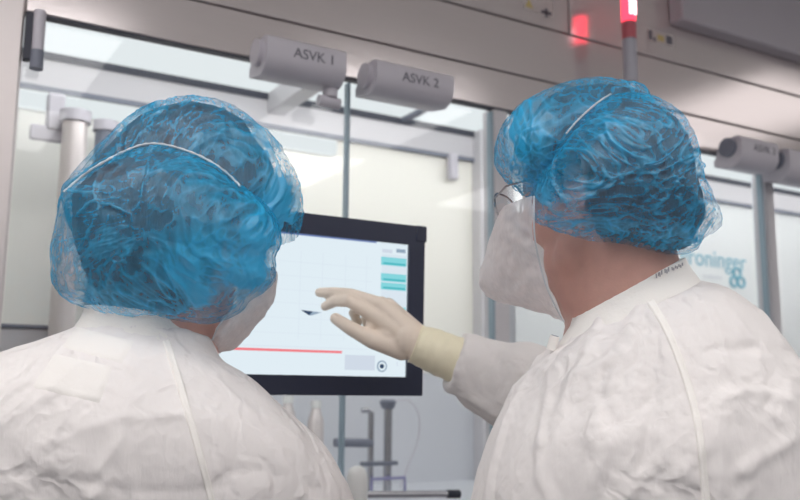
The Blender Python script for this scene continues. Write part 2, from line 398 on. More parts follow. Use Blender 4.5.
# maker's lettering and emblem on the right hand chamber panel
YT = YR-.001
a = onY(696, 265, YT); b = onY(747, 271, YT)
wd = b.x-a.x
lm = text_mb('oninger', 1, (0, 0, 0), (1, 0, 0), (0, 0, 1), .0005)
w0 = max(v.x for v in lm.v)-min(v.x for v in lm.v); sc = wd/w0
gm = text_mb('gr', 1, (0, 0, 0), (1, 0, 0), (0, 0, 1), .0005); gw = max(v.x for v in gm.v)+.06
lt = text_mb('groninger', sc, (a.x-gw*sc, YT-.001, a.z), (1, 0, 0), (0, 0, 1), .0008)
obj('lettering', lt, K['teal'], mach, False, 'pale teal maker lettering on the right chamber panel')
e = onY(737, 279, YT); em = MB()
for k in range(3):
    q = math.radians(90+120*k); c = V((e.x+.028*math.cos(q), YT-.002, e.z+.028*math.sin(q)))
    em.tube([c+V((.022*math.cos(u), 0, .022*math.sin(u))) for u in [2*math.pi*j/24 for j in range(25)]], .006, 8)
obj('emblem', em, K['teal'], mach, True, 'pale teal emblem of three linked rings')
e2 = onY(715, 277, YT)
faint = MB()
for k_ in range(9): faint.box((e2.x-.075+k_*.014, YT-.001, e2.z-.010), (e2.x-.068+k_*.014, YT, e2.z+(.004 if k_ % 3 else .009)))
obj('lettering', faint, K['pale'], mach, False)

# glass doors
def door(x0, x1, label, edge_right):
    t = thing('glass_door', label, 'glass door', (x0, Y0, 1.13), 'hinged glass doors of the machine')
    obj('pane', MB().box((x0, Y0+.012, 1.14), (x1, Y0+.02, ZB-.012)), K['pane'], t, False)
    obj('edge_strip', MB().box((x1-.004, Y0+.006, 1.135), (x1+.003, Y0+.026, ZB-.012)), K['bluedark'], t, False)
    return t
d1 = door(.232, 1.0, 'leftmost glass door, its dark edge running down behind the monitor', 1)
d2 = door(1.008, 1.448, 'glass door right of the dark edge, with a steel handle bar low down', 1)
d3 = door(1.51, 2.585, 'glass door behind the man on the right, beside the pale lettering', 1)
d4 = door(2.68, 3.69, 'glass door at the far right edge beyond the last post', 1)
a = onY(368, 494, Y0-.04); b = onY(447, 494, Y0-.04); c = onY(459, 494, Y0-.04)
hz = onY(400, 494, Y0-.04).z
hd = obj('handle', MB().tube([(a.x-.03, Y0-.04, a.z), (b.x, Y0-.04, b.z)], .0085, 16), K['metal'], d2)
obj('handle_cap', MB().tube([(b.x, Y0-.04, b.z), (c.x, Y0-.04, c.z)], .0105, 16).tube([(c.x-.02, Y0-.04, c.z), (c.x-.02, Y0+.012, c.z)], .006), K['black'], hd)
q = onY(357, 490, Y0-.06)
kb = MB(); rr = .021
prof = [(.0, .055), (.009, .054), (.018, .048), (.023, .037), (.025, .020), (.025, -.05), (.021, -.06), (0, -.062)]
kb.loft([[V((q.x+r*math.cos(2*math.pi*j/24), Y0-.06+r*math.sin(2*math.pi*j/24), q.z+zz)) for j in range(24)] for r, zz in prof], False, False)
obj('handle_knob', kb, K['knob'], hd)
obj('handle_stem', MB().tube([(q.x, Y0-.06, q.z-.02), (q.x, Y0+.015, q.z-.02)], .008), K['metal'], hd)

# latch units hung on the header
def latch_unit(px0, px1, pyt, pyb, label, txt, disc=True):
    yf = Y0-.115
    a = onY(px0, pyt[0], yf); b = onY(px1, pyt[1], yf); zt = a.z; zb = onY(px1, pyb, yf).z
    t = thing('latch_housing', label, 'equipment housing', ((a.x+b.x)/2, Y0, zt), 'grey housings along the header')
    # J shaped cover: flat face, lip curling back under
    prof = [(yf+.075, zt-.004), (yf+.02, zt+.0), (yf+.006, zt-.004), (yf, zt-.012)]
    h = zt-zb; R = .045
    prof += [(yf, zb+R)]
    for k in range(1, 8):
        q = math.pi/2*k/7; prof.append((yf+R*(1-math.cos(q)), zb+R-R*math.sin(q)))
    prof += [(yf+.11, zb+.012), (yf+.112, zb+.03), (yf+.10, zb+.045), (yf+.095, zt-.03)]
    n = len(prof)
    mb = MB().loft([[V((x, y, z)) for y, z in prof] for x in (a.x, b.x)], True, True)
    obj('cover', mb, K['box'], t)
    dm = MB().tube([(a.x-.012, yf+.05, zt-.034), (a.x+.01, yf+.05, zt-.034)], .031, 28)
    obj('end_disc', dm, K['box'] if disc else K['boxdark'], t)
    obj('end_disc', MB().tube([(b.x-.01, yf+.06, zt-.04), (b.x+.012, yf+.06, zt-.04)], .034, 28), K['box'], t)
    obj('mounting_plate', MB().box((a.x+.02, yf+.07, zb+.04), (b.x-.02, Y0, zt-.02)), K['boxdark'], t, False)
    if txt:
        w = b.x-a.x
        lm = text_mb(txt, .034, (a.x+w*.32, yf-.0006, zt-.046), (1, 0, 0), (0, 0, 1), .0006)
        obj('lettering', lm, K['ink'], t, False)
    return t
u1 = latch_unit(268, 347, (32, 50), 85, 'grey latch housing marked ASVK 1 under the steel header', 'ASVK 1')
u2 = latch_unit(377, 454, (57, 77), 105, 'grey latch housing marked ASVK 2, next right along the header', 'ASVK 2')
u3 = latch_unit(741, 778, (134, 143), 171, 'smaller looking housing with dark end, right of the right man\'s hair net', 'ASVK 3', False)
u4 = latch_unit(789, 830, (147, 157), 186, 'housing cut by the right edge of the photo', None, False)
p = onY(330, 94, Y0-.06)
obj('valve_fitting', MB().tube([(p.x, Y0-.06, p.z+.03), (p.x, Y0-.06, p.z-.01)], .018, 18).tube([(p.x-.03, Y0-.06, p.z-.02), (p.x+.025, Y0-.06, p.z-.022)], .014, 16), K['box'], u1)

# signal tower in front of the fascia
def tower():
    yt = Y0-.105
    lo = onY(631, 86, yt); x = lo.x
    zz = lambda py: onY(630, py, yt).z
    t = thing('signal_tower', 'slim signal tower with a glowing red lamp above the right man', 'signal light', (x, yt, zz(130)))
    obj('pole', MB().tube([(x, yt, zz(150)), (x, yt, zz(82))], .013, 20).box((x-.01, yt, zz(150)), (x+.01, Y0-.0005, zz(150)+.02)), K['metal'], t)
    obj('lens', MB().tube([(x, yt, zz(82)), (x, yt, zz(40))], .021, 24), K['greyl'], t, label='grey unlit lower lens')
    obj('lens', MB().tube([(x, yt, zz(39.5)), (x, yt, zz(23))], .021, 24), K['redoff'], t, label='dim red lens')
    l = obj('lens', MB().tube([(x, yt, zz(22.5)), (x, yt, zz(-6))], .021, 24), K['red'], t, label='glowing red lens')
    for dx in (-.010, .006):
        obj('led', MB().box((x+dx-.0045, yt-.0235, zz(17)), (x+dx+.0045, yt-.018, zz(3)), .001), K['led'], l)
    obj('cap', MB().tube([(x, yt, zz(-6)), (x, yt, zz(-14))], .022, 24), K['greyl'], t)
tower()

# equipment standing in the chamber
def column(px, py0, Y, r, label, m='metal'):
    a = onY(px, py0, Y)
    t = thing('steel_column', label, 'column', (a.x, Y, 1.125))
    obj('shaft', MB().tube([(a.x, Y, 1.126), (a.x, Y, a.z)], r, 24), K[m], t)
    obj('top_collar', MB().tube([(a.x, Y, a.z-.03), (a.x, Y, a.z)], r*1.25, 24), K['box'], t)
column(76, 112, 2.40, .032, 'tall steel column in the chamber left of the left man\'s hair net', 'steel2')
column(106, 122, 2.58, .028, 'darker steel column just right of the tall one in the chamber', 'boxdark')
p = onY(20, 325, 2.45)
cb = thing('chamber_cabinet', 'grey box standing in the chamber at the lower left above the shoulder', 'cabinet', (p.x, 2.45, 1.126))
b = onY(76, 325, 2.45)
obj('body', MB().box((p.x-.06, 2.452, 1.126), (b.x+.05, 2.62, p.z-.008), .004), K['frame'], cb)
obj('lid', MB().box((p.x-.065, 2.447, p.z-.0075), (b.x+.055, 2.625, p.z+.002), .002), K['boxdark'], cb)
# stand with two rods, clamps, a violet frame and a hanging hose
Ye = 2.40
E_ = lambda px, py: onY(px, py, Ye)
st = thing('dosing_stand', 'blurred dosing stand with two steel rods low in the chamber under the monitor', 'lab stand', (E_(380, 480).x, Ye, 1.126))
a = E_(371, 412); obj('rod', MB().tube([(a.x, Ye, 1.126), (a.x, Ye, a.z)], .009), K['metal'], st)
obj('tap', MB().tube([(a.x, Ye, a.z), (a.x-.012, Ye, a.z+.006), (a.x-.03, Ye, a.z+.004)], .008), K['metal'], st)
a = E_(388, 404); rd = obj('rod', MB().tube([(a.x, Ye, 1.126), (a.x, Ye, a.z)], .013), K['metal'], st)
obj('head', MB().tube([(a.x, Ye, a.z-.014), (a.x, Ye, a.z+.006), (a.x, Ye, a.z+.014)], [.018, .026, .02], 24), K['boxdark'], rd)
a = E_(362, 464); b = E_(396, 461)
obj('clamp', MB().box((a.x, Ye-.015, a.z-.006), (b.x, Ye+.015, a.z+.006), .002), K['boxdark'], st)
a = E_(335, 437); b = E_(372, 443)
obj('cross_arm', MB().tube([(a.x, Ye, b.z+.004), (b.x, Ye, b.z)], .013), K['boxdark'], st)
a = E_(365, 478); b = E_(398, 478)
obj('violet_frame', MB().tube([(a.x, Ye-.04, 1.127), (a.x, Ye-.04, a.z), (b.x, Ye-.04, a.z), (b.x, Ye-.04, 1.127)], .005), K['purple'], st)
obj('hose', MB().tube(smooth_curve([E_(388, 404), E_(408, 400), E_(419, 416), E_(418, 440), E_(408, 466), E_(400, 488)], 24), .0022, 8), K['box'], st)
for px, py, lab in ((288, 399, 'blurred bottle in the chamber just behind the left man\'s shoulder, left of its neighbour'), (316, 404, 'blurred bottle in the chamber, next to the dark door edge')):
    a = E_(px, py)
    t = thing('glass_bottle', lab, 'bottle', (a.x, Ye, 1.126), 'bottles in the chamber')
    obj('body', MB().tube([(a.x, Ye, 1.126), (a.x, Ye, a.z-.05), (a.x, Ye, a.z-.025), (a.x, Ye, a.z-.01)], [.024, .024, .016, .012], 20), K['steel2'], t)
    obj('cap', MB().tube([(a.x, Ye, a.z-.012), (a.x, Ye, a.z+.01)], .016, 20), K['knob'], t)

# ------------------------------------------------------------------ the touch monitor
YM = 1.45
mx0, mx1, mz0, mz1 = .437, .908, 1.420, 1.741
sx0, sx1, sz0, sz1 = .470, .8735, 1.4545, 1.7035
mon = thing('touch_monitor', 'black framed touch screen monitor the two men are looking at', 'monitor', ((mx0+mx1)/2, YM+.06, mz0))
hs = MB()
hs.box((mx0, YM, mz0), (mx1, YM+.035, sz0)).box((mx0, YM, sz1), (mx1, YM+.035, mz1)).box((mx0, YM, sz0), (sx0, YM+.035, sz1)).box((sx1, YM, sz0), (mx1, YM+.035, sz1))
hs.box((mx0+.004, YM+.012, mz0+.004), (mx1-.004, YM+.05, mz1-.004), .006)
obj('bezel', hs, K['bezel'], mon, False)
scr = obj('screen', MB().box((sx0-.001, YM+.006, sz0-.001), (sx1+.001, YM+.013, sz1+.001)), K['screen'], mon, False)
obj('corner_tab', MB().box((mx1-.02, YM-.002, mz1-.03), (mx1+.004, YM+.03, mz1+.001), .002), K['bezel'], mon)
yy = YM+.0052
def sq(name, x0, z0, x1, z1, m, lift=0): return obj(name, MB().box((x0, yy-lift, z0), (x1, yy+.0012, z1)), K[m], scr, False)
X_ = lambda px, py: onY(px, py, yy)
def from_px(name, ax, ay, bx, by, m, lift=0):
    a = X_(ax, ay); b = X_(bx, by); return sq(name, a.x, a.z, b.x, b.z, m, lift)
a = X_(286, 238); b = X_(376, 243.5)
sq('title_bar', sx0+.002, b.z+.001, b.x, b.z+.0055, 's_blue')
for k, (a_, b_) in enumerate(((382, 392), (396, 405))):
    from_px('title_button', a_, 252.2, b_, 249.6, 's_mid' if k else 's_grey')
from_px('side_panel', 381, 350, 406.5, 256, 's_line')
for y0, y1 in ((264.5, 257.5), (280.5, 273.5), (288.8, 282.5), (312, 306), (321, 315)):
    o_ = from_px('side_button', 381, y0, 406, y1+1.2, 's_teal', .0002)
    a = X_(383, y0-.6); b = X_(405, y0-3)
    obj('button_dark_line', MB().box((a.x, yy-.0004, a.z), (b.x, yy, a.z+.004)), K['s_teal2'], scr, False)  # darker teal line along the button's lower edge
zr = X_(300, 350).z
sq('red_line', sx0+.002, zr-.0022, X_(343, 352).x, zr+.0022, 's_red')
sq('divider', sx0+.002, zr+.006, sx1-.002, zr+.0072, 's_line')
from_px('grey_field', 346, 369, 376, 355, 's_grey')
for y in (262, 276, 290, 303, 318, 333):
    z_ = X_(300, y).z; sq('grid_line', sx0+.02, z_, X_(372, y).x, z_+.0008, 's_line')
for x in (300, 322, 345, 366):
    q = X_(x, 300).x; sq('grid_line', q, zr+.02, q+.0008, sz1-.03, 's_line')
c = X_(383, 365.5)
def disc(name, c, r, m, lift, inner=0):
    n = 28; mb = MB()
    ring = lambda r_, y: [V((c.x+r_*math.cos(2*math.pi*j/n), y, c.z+r_*math.sin(2*math.pi*j/n))) for j in range(n)]
    if inner: mb.loft([ring(inner, yy-lift), ring(r, yy-lift), ring(r, yy+.001)], False, False)
    else: mb.loft([ring(r, yy+.001), ring(r, yy-lift)], False, True)
    obj(name, mb, K[m], scr, False)
disc('round_icon', c, .0105, 's_mid', .0005, .0080); disc('round_icon', c, .0042, 's_dark', .0006)
a = X_(398, 361); sq('icon_mark', a.x, a.z-.008, a.x+.0012, a.z, 's_grey')
P_ = lambda px, py: X_(px, py)+V((0, -.0008, 0))
obj('cursor_mark', MB().add([P_(301, 309.3), P_(322, 311.8), P_(311, 315.2)], [(0, 2, 1)]), K['s_mid'], scr, False)
obj('cursor_mark', MB().add([P_(301, 309.3)+V((0, -.0003, 0)), P_(313, 311)+V((0, -.0003, 0)), P_(309.5, 314.8)+V((0, -.0003, 0))], [(0, 2, 1)]), K['s_dark'], scr, False)
mon.rotation_euler.x = .026; mon.location.x -= .003
# arm that carries it: back plate, arm along to the left post
obj('mount_plate', MB().box((.60, YM+.05, 1.52), (.70, YM+.065, 1.62), .003), K['boxdark'], mon)
obj('support_arm', MB().tube([(.65, YM+.06, 1.55), (.65, YM+.11, 1.53), (.60, YM+.14, 1.475), (.40, 1.80, 1.465), (.14, 1.86, 1.465), (.14, Y0-.012, 1.465)], .02, 16), K['boxdark'], mon)
obj('wall_plate', MB().box((.09, Y0-.013, 1.40), (.19, Y0-.001, 1.53), .003), K['boxdark'], mon)

# ------------------------------------------------------------------ people
def loft_rings(rings, n=44, p=2.3):
    out = []
    for L, R, hd in rings:
        L = V(L); R = V(R); c = (L+R)/2; a = (R-L)/2
        h = V((a.x, a.y, 0)).normalized(); f = V((-h.y, h.x, 0))
        r = []
        for j in range(n):
            t = 2*math.pi*j/n; co, si = math.cos(t), math.sin(t)
            r.append(c+a*(math.copysign(abs(co)**(2/p), co))+f*(hd*math.copysign(abs(si)**(2/p), si)))
        out.append(r)
    return out
def ring_interp(keys, m):
    """keys: (Lpx,Lpy,Ld, Rpx,Rpy,Rd, hd) -> dense rings"""
    res = []
    Ls = smooth_curve([W(*k[:3]) for k in keys], m); Rs = smooth_curve([W(*k[3:6]) for k in keys], m)
    H = smooth_curve([(k[6], 0, 0) for k in keys], m)
    return [(a, b, h.x) for a, b, h in zip(Ls, Rs, H)]
def crumple(mb, amp, creases, tree, zs=.55, seed=0):
    ns = normals(mb); off = V((seed*7.3, seed*3.1, seed*1.7))
    kds = []
    for pts, a, w in creases:
        hits = []
        for q in smooth_curve([(x, y, 0) for x, y in pts], 40):
            h = tree.ray_cast(C, ray(q.x, q.y).normalized())
            if h[0]: hits.append(h[0])
        if hits:
            kd = KDTree(len(hits))
            for i, h in enumerate(hits): kd.insert(h, i)
            kd.balance(); kds.append((kd, a, w))
    for i, p in enumerate(mb.v):
        q = V((p.x, p.y, p.z*zs))+off
        wv = noise.noise_vector(q*6)*.05
        cr = lambda v, k: max(0, 1-abs(noise.noise(v))*k)
        c1 = noise.noise((q+off)*3.1)
        if p.z < .95: d = amp*.0048*noise.noise((q+wv)*6.5)
        else:
            v1 = noise.voronoi((q+wv*1.2)*7.5)[0]; v2 = noise.voronoi((q+wv*1.6)*15+off)[0]
            mk1 = min(1, max(0, .5+1.5*noise.noise(q*4.5)))
            d = amp*(.0050*noise.noise((q+wv)*6)-.0050*v1[0]+.0030*max(0, 1-(v1[1]-v1[0])*5)*mk1-.0022*v2[0]*mk1+.0016*max(0, 1-(v2[1]-v2[0])*4)*(1-mk1*.6)+.0024*cr((q+wv*1.3)*15+off, 3)*c1+.0007*cr((p+wv)*50, 2.2)+.002)
        for kd, a, w in kds:
            _, _, ds = kd.find(p)
            if ds < 3*w: d += a*math.exp(-(ds/w)**2)
        mb.v[i] = p+ns[i]*d
def bvh(mb): return BVHTree.FromPolygons([tuple(v) for v in mb.v], mb.f)
def on_cloth(tree, px, py, off):
    h = tree.ray_cast(C, ray(px, py).normalized())
    if h[0] is None: return None
    n = h[1]; 
    if n.dot(ray(px, py)) > 0: n = -n
    return h[0]+n*off
def strip(tree, pts, w, hgt, n=60):
    cs = smooth_curve([(x, y, 0) for x, y in pts], n); mb = MB(); rows = []
    for i, c in enumerate(cs):
        t = (cs[min(i+1, n-1)]-cs[max(i-1, 0)]).normalized(); s = V((-t.y, t.x, 0))
        row = []
        for k, u in enumerate((-1, -.85, -.4, 0, .4, .85, 1)):
            q = on_cloth(tree, c.x+s.x*u*w/2, c.y+s.y*u*w/2, (-.0006, hgt, hgt*.75, hgt*.65, hgt*.75, hgt, -.0006)[k])
            row.append(q)
        if all(row): rows.append(row)
    mb.loft(rows, False, False, closed=False); return mb
def patch(tree, c4, off, n=16, m=12):
    mb = MB(); rows = []
    for i in range(m+1):
        row = []
        for j in range(n+1):
            u, v = j/n, i/m
            x = (c4[0][0]*(1-u)+c4[1][0]*u)*(1-v)+(c4[3][0]*(1-u)+c4[2][0]*u)*v
            y = (c4[0][1]*(1-u)+c4[1][1]*u)*(1-v)+(c4[3][1]*(1-u)+c4[2][1]*u)*v
            q = on_cloth(tree, x, y, off if 0 < i < m and 0 < j < n else -.0004)
            row.append(q)
        if all(row): rows.append(row)
    mb.loft(rows, False, False, closed=False); return mb

def lobe(outline, ctr, d, near, far, n=460, m=190, amp=1.0, seed=0, gpts=()):
    """puffed cap: closed curve of the cap's widest section swelling to near and far poles"""
    cx, cy = ctr
    ang = []
    for x, y in outline:
        ang.append((math.atan2(-(y-cy), x-cx), math.hypot(x-cx, y-cy)))
    ang.sort(); k = len(ang)
    ext = [(a-2*math.pi, r) for a, r in ang]+ang+[(a+2*math.pi, r) for a, r in ang]
    def R(t):
        for i in range(k-1, 2*k+1):
            if ext[i][0] <= t <= ext[i+1][0]:
                u = (t-ext[i][0])/(ext[i+1][0]-ext[i][0]+1e-9)
                a, b, c, e = ext[i-1][1], ext[i][1], ext[i+1][1], ext[i+2][1]
                return .5*((2*b)+(c-a)*u+(2*a-5*b+4*c-e)*u*u+(3*b-a-3*c+e)*u**3)
        return ang[0][1]
    Rs = [R(-math.pi+2*math.pi*j/n) for j in range(n)]
    cen = W(cx, cy, d); s = d/FPX
    mb = MB(); rings = []
    for i in range(m+1):
        ph = math.pi*(.006+.988*i/m)
        rr = math.sin(ph)**.86; dz = -near*math.cos(ph) if ph < math.pi/2 else -far*math.cos(ph)
        rings.append([cen+(RT*math.cos(t)+UP*math.sin(t))*(Rs[j]*s*rr*(1+dz/d))+FW*dz for j, t in [(j, -math.pi+2*math.pi*j/n) for j in range(n)]])
    mb.loft(rings, True, True)
    ns = normals(mb); off = V((seed*5.1, seed*2.7, seed*9.3)); ga = []
    sgn = 1 if ns[(m//4)*n].dot(mb.v[(m//4)*n]-cen) > 0 else -1
    for i, p in enumerate(mb.v):
        q = p+off
        w1 = noise.noise_vector(q*7)*.07
        tx = V(((q.x+q.z*.35), q.y, q.z*.5-q.x*.2))+w1
        ty = V((q.x*.55+q.y*.3, q.y, q.z-q.x*.35))+w1*1.4
        cr = lambda v, k: max(0, 1-abs(noise.noise(v))*k)
        def vo(v, k):
            d = noise.voronoi(v)[0]; return max(0, 1-(d[1]-d[0])*k), d[0]
        w2 = noise.noise_vector(q*26)*.012
        e1, c1 = vo((tx+w2)*15, 6.5); e2, c2 = vo((ty+w2)*31+off, 5.0); r3 = cr((tx+w1)*40, 3.0); r4 = cr((ty+w1*.6)*75, 2.4)
        msk = min(1, max(0, .5+1.5*noise.noise(q*7+off))); mk2 = min(1, max(.4, .6+1.6*noise.noise(q*11-off)))
        r1 = e1*mk2; r2 = e2*msk
        dsp = .0038*r1-.0045*c1+.0022*r2-.0016*c2+.0014*r3*msk+.0007*r4+.007*noise.noise(q*9)+.001
        mb.v[i] = p+ns[i]*(sgn*amp*dsp)
        fl = noise.noise((ty+w2*2)*5.5-off); f2 = noise.noise((tx+w2*2)*8.5+off*1.7)
        sm_ = lambda x, a, b: min(1, max(0, (x-a)/(b-a)))
        gth = .26*r1**2.6+.22*r2**2.6+.26*r3**4*(.4+msk)+.20*r4**3+.15*sm_(fl, .05, .09)*(1-sm_(fl, .2, .5))+.13*sm_(f2, .08, .11)*(1-sm_(f2, .2, .45))
        for gx, gr, gv in gpts:
            dd = (p-gx).length
            if dd < gr*2.2: gth += gv*math.exp(-(dd/gr)**2)*(.5+gth*1.8)
        ga.append(gth)
    return mb, ga, [sgn*q for q in ns]
def drop_faces(mb, test):
    mb.f = [f for f in mb.f if not test(sum((mb.v[i] for i in f), V((0, 0, 0)))/len(f))]
def head_mb(cen, fdir, mb, scale=1.0):
    """skull, jaw, nose, lips, ears; fdir = where the face looks"""
    f = V(fdir).normalized(); s = f.cross(Z).normalized(); u = s.cross(f)     # s = wearer's right
    def pos(a, e):   # a around from face, e elevation
        x, y, z = math.cos(e)*math.cos(a), math.cos(e)*math.sin(a), math.sin(e)
        k = 1.0
        low = max(0, -z)
        fx = .098*(1-.10*low) if x > 0 else .100*(1-.28*low)
        sy = .076*(1-.22*low); uz = .118 if z > 0 else .122
        px_, py_, pz_ = x*fx, y*sy, z*uz
        G = lambda a0, e0, w: math.exp(-(((a-a0)/w)**2+((e-e0)/w)**2))
        px_ += .022*math.exp(-((a/.16)**2+((e+.22)/.22)**2))+.006*math.exp(-((a/.10)**2+((e+.02)/.16)**2))    # nose
        px_ += .006*math.exp(-((a/.5)**2+((e-.22)/.12)**2))                       # brow
        px_ -= .009*(G(.34, .02, .17)+G(-.34, .02, .17))                          # eye sockets
        px_ += .007*math.exp(-((a/.24)**2+((e+.62)/.05)**2))+.006*math.exp(-((a/.22)**2+((e+.74)/.05)**2))    # lips
        px_ += .012*math.exp(-((a/.3)**2+((e+1.0)/.14)**2))                        # chin
        return cen+(f*px_+s*py_+u*pz_)*scale
    n, m = 72, 48; rings = []
    for i in range(1, m):
        e = -math.pi/2+math.pi*i/m
        rings.append([pos(-math.pi+2*math.pi*j/n, e) for j in range(n)])
    mb.loft(rings, True, True)
    for sd in (-1, 1):      # ears
        for k in range(9):
            q = math.radians(-70+k*34); c = cen+s*sd*(.079+.006*math.sin(q*.5+1))+f*(-.012-.013*math.cos(q)*.9)+u*(-.012+.028*math.sin(q))
            mb.ball(c, .0075, 6, 8)
        mb.ball(cen+s*sd*.075-f*.010-u*.012, .014, 6, 8)
    return f, s, u

def hand_mb(wrist, fingers, thumb, palm):
    mb = MB()
    for pts in fingers+[thumb]: mb.chain([p for p, r in pts], [r for p, r in pts])
    for f_ in fingers: mb.chain([wrist[0], (wrist[0]+f_[0][0])/2, f_[0][0]], [wrist[1]*.8, .021, f_[0][1]*1.12])
    for p, r in palm: mb.ball(p, r)
    mb.ball(wrist[0], wrist[1])
    return mb
def generic_hand(w, dirv, side, thumbdir):
    """relaxed, slightly curled hand hanging from wrist w"""
    d = V(dirv).normalized(); s = V(side).normalized(); n = d.cross(s).normalized()
    F = []
    for k, (ln, o) in enumerate(((.070, -.027), (.078, -.009), (.072, .009), (.056, .026))):
        b = w+d*.085+s*o
        F.append([(b, .0105), (b+d*ln*.45+n*.006, .0095), (b+d*ln*.78+n*.020, .0085), (b+d*ln*.95+n*.036, .0075)])
    t0 = w+d*.03-s*.028
    T = [(t0, .013), (t0+d*.03-s*.018+n*.012, .0115), (t0+d*.055-s*.022+n*.022, .010), (t0+d*.075-s*.018+n*.03, .0085)]
    return hand_mb((w, .026), F, T, [(w+d*.05, .022), (w+d*.045-s*.015, .02)])

def mirror_pt(p, cen, s): return p-s*(2*(p-cen).dot(s))

# --- shared lower body --------------------------------------------------------
def body_parts(root, base, face_h, neck, head_c, fdir, shoulders, elbows, wrists, throat, hips_z=.93):
    """one continuous body: head, neck, trunk, arms, legs"""
    f0 = V((fdir[0], fdir[1], 0)).normalized(); s0 = f0.cross(Z)
    mb = MB()
    axes = head_mb(head_c, fdir, mb)
    f, s, u = axes
    nb = neck
    mb.chain([head_c-u*.055-f*.018, (head_c-u*.055-f*.018)*.45+nb*.55, nb, nb-Z*.05], [.064, .068, .076, .080])
    for sd in (-1, 1):
        mb.chain([head_c+s*sd*.052-u*.045-f*.005, head_c+s*sd*.040-u*.088+f*.028, head_c-u*.108+f*.062], [.026, .024, .024])
    if throat: mb.chain([head_c-u*.085+f*.035, nb+f*.022+Z*.012, nb+f*.02-Z*.04], [.050, .068, .074])
    if throat: mb.chain([head_c-u*.09+f*.055, nb+f*.055+Z*.005], [.030, .040])
    pel = V((base.x, base.y, hips_z))
    ch = nb*.6+pel*.4
    for sd in (-1, 1):
        hip = pel+s0*sd*.09; kn = V((base.x, base.y, .50))+s0*sd*.10+f0*.03; an = V((base.x, base.y, .09))+s0*sd*.11
        mb.chain([hip, kn, an], [.082, .055, .038]); mb.chain([an-Z*.035, an+f0*.13-Z*.045], [.036, .03])
    mb.chain([pel, pel*.65+ch*.35, ch, nb-Z*.12], [.11, .10, .115, .085])
    for k in (0, 1):
        mb.chain([nb-Z*.10, shoulders[k]], [.07, .05])
        mb.chain([shoulders[k], elbows[k], wrists[k]], [.048, .038, .026])
    o = obj('body', fuse(mb, .0055, 3), K['skin'], root)
    for sd in (-1, 1):
        obj('eye', MB().ball(head_c+f*.079+s*sd*.031+u*.003, .0115), K['eye'], root)
    tr = MB()
    for sd in (-1, 1):
        hip = pel+s0*sd*.09; kn = V((base.x, base.y, .50))+s0*sd*.10+f0*.03; an = V((base.x, base.y, .12))+s0*sd*.11
        tr.chain([hip, kn, an], [.11, .085, .07])
    obj('trousers', fuse(tr, .012, 4), K['gown'], root)
    for sd in (-1, 1):
        an = V((base.x, base.y, .0))+s0*sd*.11
        sh = MB(); sh.chain([an+Z*.085, an+f0*.06+Z*.066, an+f0*.15+Z*.046], [.052, .050, .042]); sh.chain([an-f0*.03+Z*.046, an+f0*.15+Z*.044], [.045, .042])
        sm = fuse(sh, .008, 3); zmin = min(v.z for v in sm.v)
        for v in sm.v: v.z -= zmin-.001
        obj('shoe_cover', sm, K['shoe'], root)
    return axes

def hair_mb(cen, f, s, u, seed, thick=.012, fx=-.015, lz=-.105):
    mb = MB(); n, m = 80, 50; rings = []
    for i in range(1, m):
        e = -math.pi/2+math.pi*i/m; r = []
        for j in range(n):
            a = -math.pi+2*math.pi*j/n
            x, y, z = math.cos(e)*math.cos(a), math.cos(e)*math.sin(a), math.sin(e)
            low = max(0, -z)
            p = cen+f*(x*((.098 if x > 0 else .100*(1-.15*low))+thick))+s*(y*(.076*(1-.12*low)+thick))+u*(z*(.118+thick))
            nn = noise.noise(p*40+V((seed, 0, 0)))*.004+noise.noise(V((p.x*90, p.y*90, p.z*25)))*.003
            r.append(p+(p-cen).normalized()*nn)
        rings.append(r)
    mb.loft(rings, True, True)
    def test(c):
        l = c-cen; x, z, y = l.dot(f), l.dot(u), abs(l.dot(s))
        return (x > .045 and z < .062) or (x > .0 and z < -.005) or z < lz or (x > fx and z < -.03)
    drop_faces(mb, test)
    return mb
def tuck(hair, cen, lobes, gap, reach):
    """hair packed loosely under the net: stays a little inside it"""
    ts = [bvh(l) for l in lobes]
    for i, p in enumerate(hair.v):
        d = (p-cen); r = d.length; d = d/r; far = 0
        for t in ts:
            o_ = cen.copy(); acc = 0
            for _ in range(4):
                h = t.ray_cast(o_, d)
                if h[0] is None: break
                acc = (h[0]-cen).length; o_ = h[0]+d*.0005
            far = max(far, acc)
        if far > 0:
            hair.v[i] = cen+d*min(max(r, min(far-gap, r+reach)), far-gap)
    return hair
def arc_across(A, B, Cc, k, bl=.10):
    """rounded section through near edge, middle and far edge"""
    return smooth_curve([A, A*.42+B*.58+(B-(A+Cc)/2)*bl, B, Cc*.42+B*.58+(B-(A+Cc)/2)*bl, Cc], k)
def mask_mb(Ak, Bk, cen, s, seed, pleat=1.0, far=1.0, nt=70, nk=81):
    A = smooth_curve([W(*k) for k in Ak], nt); B = smooth_curve([W(*k) for k in Bk], nt)
    mb = MB(); rows = []
    for a, b in zip(A, B):
        rows.append(arc_across(a, b, mirror_pt(a, cen, s)*far+b*(1-far), nk))
    mb.loft(rows, False, False, closed=False)
    ns = normals(mb); ga = []
    for i, p in enumerate(mb.v):
        k = i % nk; t = (i//nk)/(nt-1); u = min(k, nk-1-k)/(nk-1)*2
        d = .0018*ridge(p*30+V((seed, 0, 0)))+.0012*ridge(p*70)
        pl = math.sin(t*34+9*noise.noise(p*11+V((seed, 0, 0)))+u*5)*(.5+noise.noise(p*25))*math.exp(-((u-.12)/.22)**2)
        d += pleat*.0013*pl
        mb.v[i] = p+ns[i]*d
        ga.append(max(0, .35*pl)-.24*math.exp(-((u-.22)/.2)**2))
    return mb, ga, A
